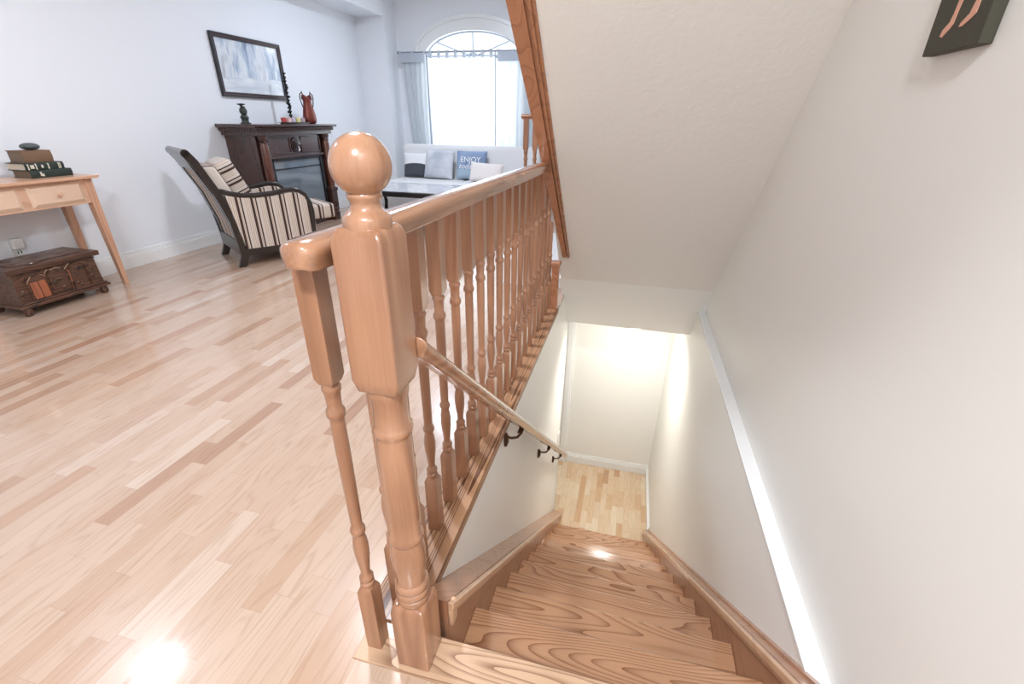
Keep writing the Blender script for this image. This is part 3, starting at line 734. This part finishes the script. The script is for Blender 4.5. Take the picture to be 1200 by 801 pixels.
# things on the mantel
MZ = .945
b = NB()
lathe(b, [(.042,0), (.042,.008), (.030,.014), (.026,.03), (.034,.05), (.024,.068)], -3.25, 3.585, 18, MZ)
ball(b, (-3.25, 3.585, MZ+.098), .030, .95, 1.05, 1.15, 18); ball(b, (-3.232, 3.575, MZ+.085), .014, 1, 1, 1.2, 10)
tube(b, [(-3.25, 3.60, MZ+.07), (-3.26, 3.615, MZ+.10), (-3.255, 3.60, MZ+.13)], .012, 8)
lathe(b, [(.010,.128), (.012,.140), (.030,.146), (.034,.150), (.010,.156)], -3.25, 3.575, 16, MZ)
tag(obj('figurine', b, plain('dark_bronze_figurine', (58,62,58), .35, Metallic=.3)), 'dark bust figurine at the left end of the fireplace mantel', 'figurine')
b = NB(); zc = 0; prof = [(.034,0), (.036,.012), (.014,.022)]
zz = .03
k = 0
while zz < .40:
    prof += [(.008, zz), (.017 if k % 3 else .021, zz+.011), (.016, zz+.018), (.007, zz+.026)]; zz += .032; k += 1
prof += [(.006, .415), (.02, .422), (.021, .43)]
lathe(b, prof, -3.30, 4.235, 10, MZ)
for i in range(14):
    a = i*1.9; ball(b, (-3.30+.016*math.cos(a), 4.235+.016*math.sin(a), MZ+.05+i*.026), .009, 1, 1, 1.3, 8)
tag(obj('candlestick', b, M['black']), 'tall knobbly black candlestick in front of the picture on the mantel', 'candlestick')
b = NB(); prism(b, arc(-3.18, 3.99, .045, 180, 360, 10)+arc(-3.18, 4.25, .045, 0, 180, 10), 'Z', MZ, MZ+.010)
prism(b, arc(-3.18, 3.98, .055, 180, 360, 10)+arc(-3.18, 4.26, .055, 0, 180, 10), 'Z', MZ+.010, MZ+.014)
tag(obj('tray', b, M['black']), 'shallow black tray of small candles on the mantel', 'tray')
for y, c, nm in ((3.975, (186,76,72), 'red'), (4.04, (224,190,186), 'pale pink'), (4.10, (190,180,196), 'lilac'), (4.17, (222,212,150), 'pale yellow'), (4.235, (176,156,160), 'mauve')):
    b = NB(); lathe(b, [(.021,0), (.024,.003), (.024,.038), (.020,.040), (.003,.037), (.002,.044)], -3.18, y, 18, MZ+.014)
    tag(obj('candle', b, plain('wax_'+nm.replace(' ', '_'), c, .5)), nm+' small candle on the black tray on the mantel', 'candle', 'small candles on the mantel tray')
vs = thing('pitcher', (-3.25, 4.45, MZ), 'red-brown metal pitcher with two scrolled iron handles on the mantel', 'pitcher')
b = NB(); n = 24; rings = []
for r, z in ((.050,0), (.068,.012), (.075,.035), (.073,.07), (.062,.12), (.050,.165), (.044,.195), (.048,.215), (.056,.24)):
    k = max(0, (z-.16)/.08)
    rings.append([b.verts.new((-3.25+r*.75*math.cos(2*PI*i/n), 4.45+r*math.sin(2*PI*i/n), MZ+z+k*.045*(abs(math.sin(2*PI*i/n))-.6))) for i in range(n)])
for q, w in zip(rings, rings[1:]):
    for i in range(n): b.faces.new((q[i], q[(i+1) % n], w[(i+1) % n], w[i]))
b.faces.new(rings[0][::-1])
o = obj('body', b, plain('red_metal', (122,58,48), .35, Metallic=.3), vs, angle=60); sm = o.modifiers.new('solid', 'SOLIDIFY'); sm.thickness = .004
for s in (-1, 1):
    b = NB(); tube(b, [(-3.25, 4.45+s*.045, MZ+.255), (-3.25, 4.45+s*.07, MZ+.275), (-3.25, 4.45+s*.095, MZ+.262), (-3.25, 4.45+s*.102, MZ+.23), (-3.25, 4.45+s*.09, MZ+.18), (-3.25, 4.45+s*.068, MZ+.13)], .005, 8)
    tube(b, [(-3.25, 4.45+s*.05, MZ+.235), (-3.25, 4.45+s*.072, MZ+.245), (-3.25, 4.45+s*.08, MZ+.225), (-3.25, 4.45+s*.066, MZ+.213)], .004, 8)
    tube(b, [(-3.25, 4.45+s*.06, MZ+.27), (-3.25, 4.45+s*.065, MZ+.29)], .004, 6)
    obj('handle', b, M['iron'], vs)

# framed picture
pc = thing('framed_picture', (XW, 4.03, 1.15), 'dark-framed picture of a pale blue-grey street scene above the mantel', 'picture')
py0, py1, pz0, pz1 = 3.625, 4.435, 1.155, 1.622
def frame(bm, x0, x1, w0, w1):
    a, c = w0, w1
    for (y0, y1, z0, z1) in ((py0+a, py1-a, pz1-c, pz1-a), (py0+a, py1-a, pz0+a, pz0+c), (py0+a, py0+c, pz0+c, pz1-c), (py1-c, py1-a, pz0+c, pz1-c)): box(bm, x0, x1, y0, y1, z0, z1)
b = NB(); frame(b, XW, XW+.026, 0, .016); frame(b, XW, XW+.020, .022, .036); fr_ = obj('frame', b, plain('picture_frame_dark', (40,40,48), .3), pc, bevel=.003)
b = NB(); frame(b, XW, XW+.022, .016, .022); obj('inner_line', b, plain('picture_frame_red', (96,58,54), .35), fr_)
t = NT('street_painting'); co = t.coords(False)
n1 = t.noise(t.mapping(co, (1, 9, 2.6)), 1.2, 4, .6, .4); sp = t.n('ShaderNodeSeparateXYZ'); t.l(co, sp.inputs[0])
c1 = t.ramp(n1.outputs[0], [(.30, lin((120,136,164))), (.45, lin((176,190,208))), (.56, lin((222,228,234))), (.68, lin((196,200,208))), (.8, lin((140,150,172)))])
n2 = t.noise(t.mapping(co, (1, 3, 14)), 1.2, 3); c2 = t.ramp(n2.outputs[0], [(.35, lin((198,206,216))), (.6, lin((228,232,236)))])
zf = t.math('GREATER_THAN', t.math('ADD', sp.outputs[2], t.math('MULTIPLY', n1.outputs[0], .08)), .20)
t.l(t.mix(zf, c2, c1), t.b.inputs['Base Color']); t.pr(Roughness=.15, Coat_Weight=.5)
b = NB(); box(b, XW, XW+.008, py0+.036, py1-.036, pz0+.036, pz1-.036); obj('painting', b, t.m, pc, smooth=False)

# ------------------------------------------------------------------ sofa and pillows
sf = thing('sofa', (-2.05, 5.4, 0), 'pale grey-white fabric sofa under the arched window', 'sofa')
b = NB(); prism(b, [(5.60, .30), (5.66, .70), (5.69, .722), (5.78, .722), (5.82, .70), (5.82, .08), (5.60, .08)], 'X', -2.86, -1.10); obj('backrest', b, M['sofa'], sf, bevel=.03)
b = NB(); box(b, -2.86, -1.10, 4.98, 5.62, .08, .25); obj('seat_base', b, M['sofa'], sf, bevel=.01)
for x0, x1 in ((-2.85, -1.985), (-1.975, -1.11)):
    b = NB(); box(b, x0, x1, 4.96, 5.64, .25, .345); obj('seat_cushion', b, M['sofa'], sf, bevel=.025)
for x in (-2.82, -1.15):
    for y in (5.02, 5.76):
        b = NB(); lathe(b, [(.014,0), (.02,.08), (.02,.085)], x, y, 12); obj('leg', b, M['ebony'], sf)
def pillow(x, y, z, w, h, t, tilt, rz, mat, label, rx=0):
    b = NB(); cushion(b, w, h, t)
    o = obj('pillow', b, mat, local=True, angle=80); o.location = (x, y, z); o.rotation_euler = (math.radians(tilt), math.radians(rx), math.radians(rz))
    s_ = o.modifiers.new('sub', 'SUBSURF'); s_.levels = 1; s_.render_levels = 1
    return tag(o, label, 'pillow', 'pillows on the sofa')
t = NT('pillow_white_charcoal'); co = t.coords(False); sp = t.n('ShaderNodeSeparateXYZ'); t.l(co, sp.inputs[0])
t.l(t.mix(t.math('GREATER_THAN', sp.outputs[2], t.math('ADD', .165, t.math('MULTIPLY', t.math('MULTIPLY', sp.outputs[0], sp.outputs[0]), -.8))), lin((70,74,82)), lin((232,232,234))), t.b.inputs['Base Color']); t.pr(Roughness=.9)
pillow(-2.64, 5.53, .345, .34, .30, .10, -14, 6, t.m, 'pillow half white and half charcoal at the left end of the sofa')
t = NT('pillow_grey_marbled'); n1 = t.noise(t.mapping(t.coords(False), (5, 5, 5)), 1, 4)
t.l(t.ramp(n1.outputs[0], [(.35, lin((176,182,192))), (.65, lin((214,216,220)))]), t.b.inputs['Base Color']); t.pr(Roughness=.9)
pillow(-2.325, 5.46, .345, .40, .345, .11, -16, -3, t.m, 'large pale grey mottled square pillow second from the left on the sofa', rx=2)
t = NT('pillow_denim_blue'); n1 = t.noise(t.mapping(t.coords(False), (7, 7, 7)), 1, 4)
sp = t.n('ShaderNodeSeparateXYZ'); t.l(t.coords(False), sp.inputs[0])
dc = t.ramp(n1.outputs[0], [(.3, lin((118,138,170))), (.7, lin((146,164,190)))])
t.l(t.mix(t.math('GREATER_THAN', sp.outputs[2], .12), lin((160,180,196)), dc), t.b.inputs['Base Color']); t.pr(Roughness=.9)
pd = pillow(-1.915, 5.50, .345, .40, .345, .11, -14, 2, t.m, 'denim-blue pillow with white lettering in the middle of the sofa')
M['letter'] = plain('white_print', (238,240,242), .8)
def text(body, size, x, z, y, parent, shear=0):
    cu = bpy.data.curves.new('lettering', 'FONT'); cu.body = body; cu.size = size; cu.extrude = .0012; cu.shear = shear; cu.align_x = 'LEFT'
    cu.materials.append(M['letter'])
    tmp = bpy.data.objects.new('lettering_outline', cu); COL.objects.link(tmp); bpy.context.view_layer.update()
    me = bpy.data.meshes.new_from_object(tmp.evaluated_get(bpy.context.evaluated_depsgraph_get())); bpy.data.objects.remove(tmp)
    if not me.materials: me.materials.append(M['letter'])
    o = bpy.data.objects.new('lettering', me); COL.objects.link(o); o.parent = parent; o.location = (x, y, z); o.rotation_euler = (PI/2, 0, 0)
    return o
text('ENJOY', .085, -.125, .20, -.058, pd); text('today', .085, -.145, .125, -.058, pd, .35)
pillow(-1.69, 5.36, .345, .42, .225, .10, -18, 2, fabric('pillow_offwhite', (232,224,220)), 'off-white rectangular lumbar pillow in front of the blue pillow', rx=3)

# ------------------------------------------------------------------ coffee table
tb = thing('coffee_table', (-2.1, 4.33, 0), 'low coffee table with pale slate-blue top and thick black edge before the sofa', 'table')
x0, x1, y0, y1 = -2.66, -1.50, 4.0, 4.68
b = NB(); box(b, x0, x1, y0, y1, .345, .390); obj('frame', b, M['black'], tb, bevel=.006)
t = NT('table_top_slate'); n1 = t.noise(t.mapping(t.coords(False), (3, 30, 3)), 1, 4); t.l(t.ramp(n1.outputs[0], [(.3, lin((150,156,166))), (.5, lin((206,208,212))), (.7, lin((186,176,170)))]), t.b.inputs['Base Color']); t.pr(Roughness=.15, Coat_Weight=.6)
b = NB(); box(b, x0+.03, x1-.03, y0+.03, y1-.03, .384, .395); obj('top_panel', b, t.m, tb, bevel=.003)
for x, sx in ((x0+.03, 1), (x1-.03, -1)):
    for y in (y0+.03, y1-.03):
        b = NB(); tube(b, [(x-sx*.012, y, .36), (x+sx*.012, y, .28), (x+sx*.03, y, .20), (x+sx*.02, y, .10), (x-sx*.01, y, 0)], .018, 10); obj('leg', b, M['black'], tb)
b = NB(); box(b, x0+.05, x1-.05, y0+.06, y1-.06, .10, .12); obj('lower_shelf', b, fabric('shelf_beige', (196,176,156)), tb, bevel=.003)
b = NB(); prism(b, arc(-2.15, 4.2, .11, 0, 360, 20)[:-1], 'Z', .12, .15); lathe(b, [(.05,.15), (.09,.20), (.10,.22)], -2.15, 4.2, 20)
tag(obj('bowl', b, M['black']), 'black bowl on the shelf under the coffee table', 'bowl')

# ------------------------------------------------------------------ curtains
RZ = 1.742
b = NB(); tube(b, [(-3.03, YW-.10, RZ), (-1.18, YW-.10, RZ)], .009, 12); ball(b, (-3.035, YW-.10, RZ), .018); ball(b, (-1.175, YW-.10, RZ), .018)
for x in (-3.0, WC, -1.2): tube(b, [(x, YW, RZ-.01), (x, YW-.10, RZ)], .006, 8)
tag(obj('curtain_rod', b, plain('rod_grey_metal', (150,156,168), .4, Metallic=.5)), 'thin grey curtain rod across the arched window', 'curtain rod')
M['sheer'] = translucent('sheer_white', (246,249,250), .5, .25); M['drape'] = translucent('drape_grey_white', (222,228,232), .4, .1)
M['band'] = translucent('band_grey', (214,220,228), .35)
M['edge_strip'] = plain('opening_edge_grey', (150,158,170), .8)
def curtain(name, xa, xb, xa2, xb2, z0, z1, folds, amp, mat, label, group, band=None):
    root = thing(name, ((xa+xb)/2, YW-.10, z0), label, 'curtain', group)
    b = NB(); nx = folds*10; nz = 14; g = {}
    for i in range(nx+1):
        for j in range(nz+1):
            u, v = i/nx, j/nz
            x = (xa2+(xb2-xa2)*u)*(1-v)+(xa+(xb-xa)*u)*v
            y = YW-.085+amp*math.sin(u*folds*2*PI+.8*math.sin(3*v))*(1-.5*v)+.004*math.sin(17*u+5*v)
            g[i, j] = b.verts.new((x, y, z0+(z1-z0)*v))
    for i in range(nx):
        for j in range(nz): b.faces.new((g[i, j], g[i+1, j], g[i+1, j+1], g[i, j+1]))
    obj('fabric', b, mat, root, angle=80)
    if not band:
        xe = xa if xa < -2.4 else xb
        b = NB(); box(b, xe-.006, xe+.006, YW-.112, YW-.108, z0, RZ); obj('opening_edge_strip', b, M['edge_strip'], root, smooth=False)  # added grey strip, stands in for the dark edge of the wall opening
    if band:
        b = NB(); box(b, min(xa, xb)-.005, max(xa, xb)+.005, YW-.125, YW-.118, z1-.10, z1); obj('header_band', b, M['band'], root, smooth=False)
    nt = max(2, int(abs(xb-xa)/.105))
    for k in range(nt):
        xc = xa+(xb-xa)*(k+.5)/nt if not band else xa+(xb-xa)*(k+.0)/(nt-1)
        b = NB(); w = .017
        for s in (-1, 1): box(b, xc-w, xc+w, YW-.10+s*.012-.0015, YW-.10+s*.012+.0015, z1-.012, RZ+.012)
        box(b, xc-w, xc+w, YW-.1135, YW-.0865, RZ+.010, RZ+.013)
        obj('tab', b, M['band'] if band else M['drape'], root, smooth=False)
    return root
curtain('curtain', -2.66, -2.12, -2.65, -2.12, .45, 1.69, 6, .013, M['sheer'], 'white sheer curtain left of the middle of the arched window', 'tab-top curtains at the arched window')
curtain('curtain', -2.10, -1.78, -2.10, -1.77, .45, 1.69, 4, .013, M['sheer'], 'white sheer curtain right of the middle of the arched window', 'tab-top curtains at the arched window')
curtain('curtain', -3.01, -2.69, -2.93, -2.70, .45, 1.735, 4, .020, M['drape'], 'grey-white side curtain with grey header at the left edge of the window', 'tab-top curtains at the arched window', True)
curtain('curtain', -1.74, -1.22, -1.74, -1.26, .45, 1.735, 5, .020, M['drape'], 'grey-white side curtain with grey header at the right edge of the window', 'tab-top curtains at the arched window', True)

# ------------------------------------------------------------------ canvas on the right wall
cv = thing('canvas_painting', (XU-.01, 1.1, 1.115), 'dark olive canvas of two bare pink legs hanging on the right wall', 'painting')
b = NB(); box(b, XU-.020, XU, 1.0, 1.163, 1.118, 1.50); obj('canvas', b, plain('canvas_olive_black', (66,64,52), .7), cv, bevel=.002)
M['pink'] = plain('painted_skin', (222,168,144), .7)
def leg(pts, dy):
    pts = [(y+dy, z+.014) for y, z in pts]
    b = NB(); prism(b, pts, 'X', XU-.0212, XU-.0195); return obj('painted_leg', b, M['pink'], cv, smooth=False)
leg([(1.136,1.140), (1.139,1.131), (1.131,1.128), (1.115,1.139), (1.109,1.145), (1.108,1.16), (1.100,1.20), (1.085,1.26), (1.075,1.33), (1.105,1.33), (1.108,1.26), (1.114,1.20), (1.118,1.162), (1.122,1.149)], -.018)
leg([(1.098,1.143), (1.100,1.137), (1.091,1.137), (1.073,1.145), (1.064,1.151), (1.064,1.17), (1.060,1.22), (1.050,1.33), (1.072,1.33), (1.074,1.22), (1.076,1.17), (1.082,1.153)], -.030)
# light switch at the foot of the stairs
b = NB(); box(b, XL, XL+.006, 2.935, 2.985, -1.33, -1.23); tag(obj('light_switch', b, M['white'], bevel=.002), 'white light switch at the far edge of the left stair wall', 'switch')

# ------------------------------------------------------------------ lamps and daylight
def ceiling_lamp(x, y, z, power, col, label, r=.13, em=6):
    t = thing('ceiling_light', (x, y, z), label, 'ceiling light')
    b = NB(); lathe(b, [(r*.9, 0), (r*.95, -.004), (r*.95, -.012)], x, y, 28, z); obj('base', b, M['trimw'], t)
    b = NB(); lathe(b, [(r*.9, -.012), (r*.86, -.03), (r*.6, -.055), (r*.25, -.066), (r*.05, -.068)], x, y, 28, z); obj('dome', b, emis('lamp_glass', col, em), t)
    l = bpy.data.lights.new('lamp', 'AREA'); l.shape = 'DISK'; l.size = r*2*1.1*S; l.energy = power; l.color = lin(col)[:3]
    lo = bpy.data.objects.new('lamp', l); COL.objects.link(lo); lo.location = (x*S, y*S, (z-.08)*S); lo['skip'] = 1
    return t
ceiling_lamp(-1.30, 1.90, ZC, 40, (242,246,255), 'round ceiling light over the living-room floor beside the stairs')
ceiling_lamp(-2.74, 1.18, ZC, 8, (225,236,255), 'round ceiling light above the console table')
ceiling_lamp(-1.9, 4.4, ZC, 32, (224,236,255), 'added unseen fill light at the ceiling above the coffee table')  # added out of view to give the living room cool fill light
ceiling_lamp(.0, -.8, ZC, 72, (246,250,255), 'added unseen fill light at the ceiling over the landing behind the camera')  # added behind the camera to brighten the soffit and stair walls
ceiling_lamp(.13, 3.09, -.25, 11, (255,252,244), 'round ceiling light in the lower hall', r=.09, em=8)
sun = bpy.data.lights.new('daylight', 'AREA'); sun.shape = 'RECTANGLE'; sun.size = 1.4*S; sun.size_y = 1.5*S; sun.energy = 40; sun.color = (.86, .93, 1)
so = bpy.data.objects.new('daylight', sun); COL.objects.link(so); so.location = (WC*S, (YW+.6)*S, 1.35*S); so.rotation_euler = (-PI/2, 0, 0); so['skip'] = 1
w = bpy.data.worlds.new('sky'); SC.world = w; w.use_nodes = True
bg = w.node_tree.nodes['Background']; bg.inputs[0].default_value = (.88, .94, 1, 1); bg.inputs[1].default_value = 1.0

# turn layout units into metres
for o in list(COL.objects):
    if o.parent or o is cam: continue
    if o.get('skip'): del o['skip']; continue
    o.location = o.location*S; o.scale = o.scale*S

SC.view_settings.view_transform = 'Standard'; SC.view_settings.look = 'None'
SC.view_settings.exposure = 0.5; SC.view_settings.gamma = 1; SC.view_settings.use_curve_mapping = False
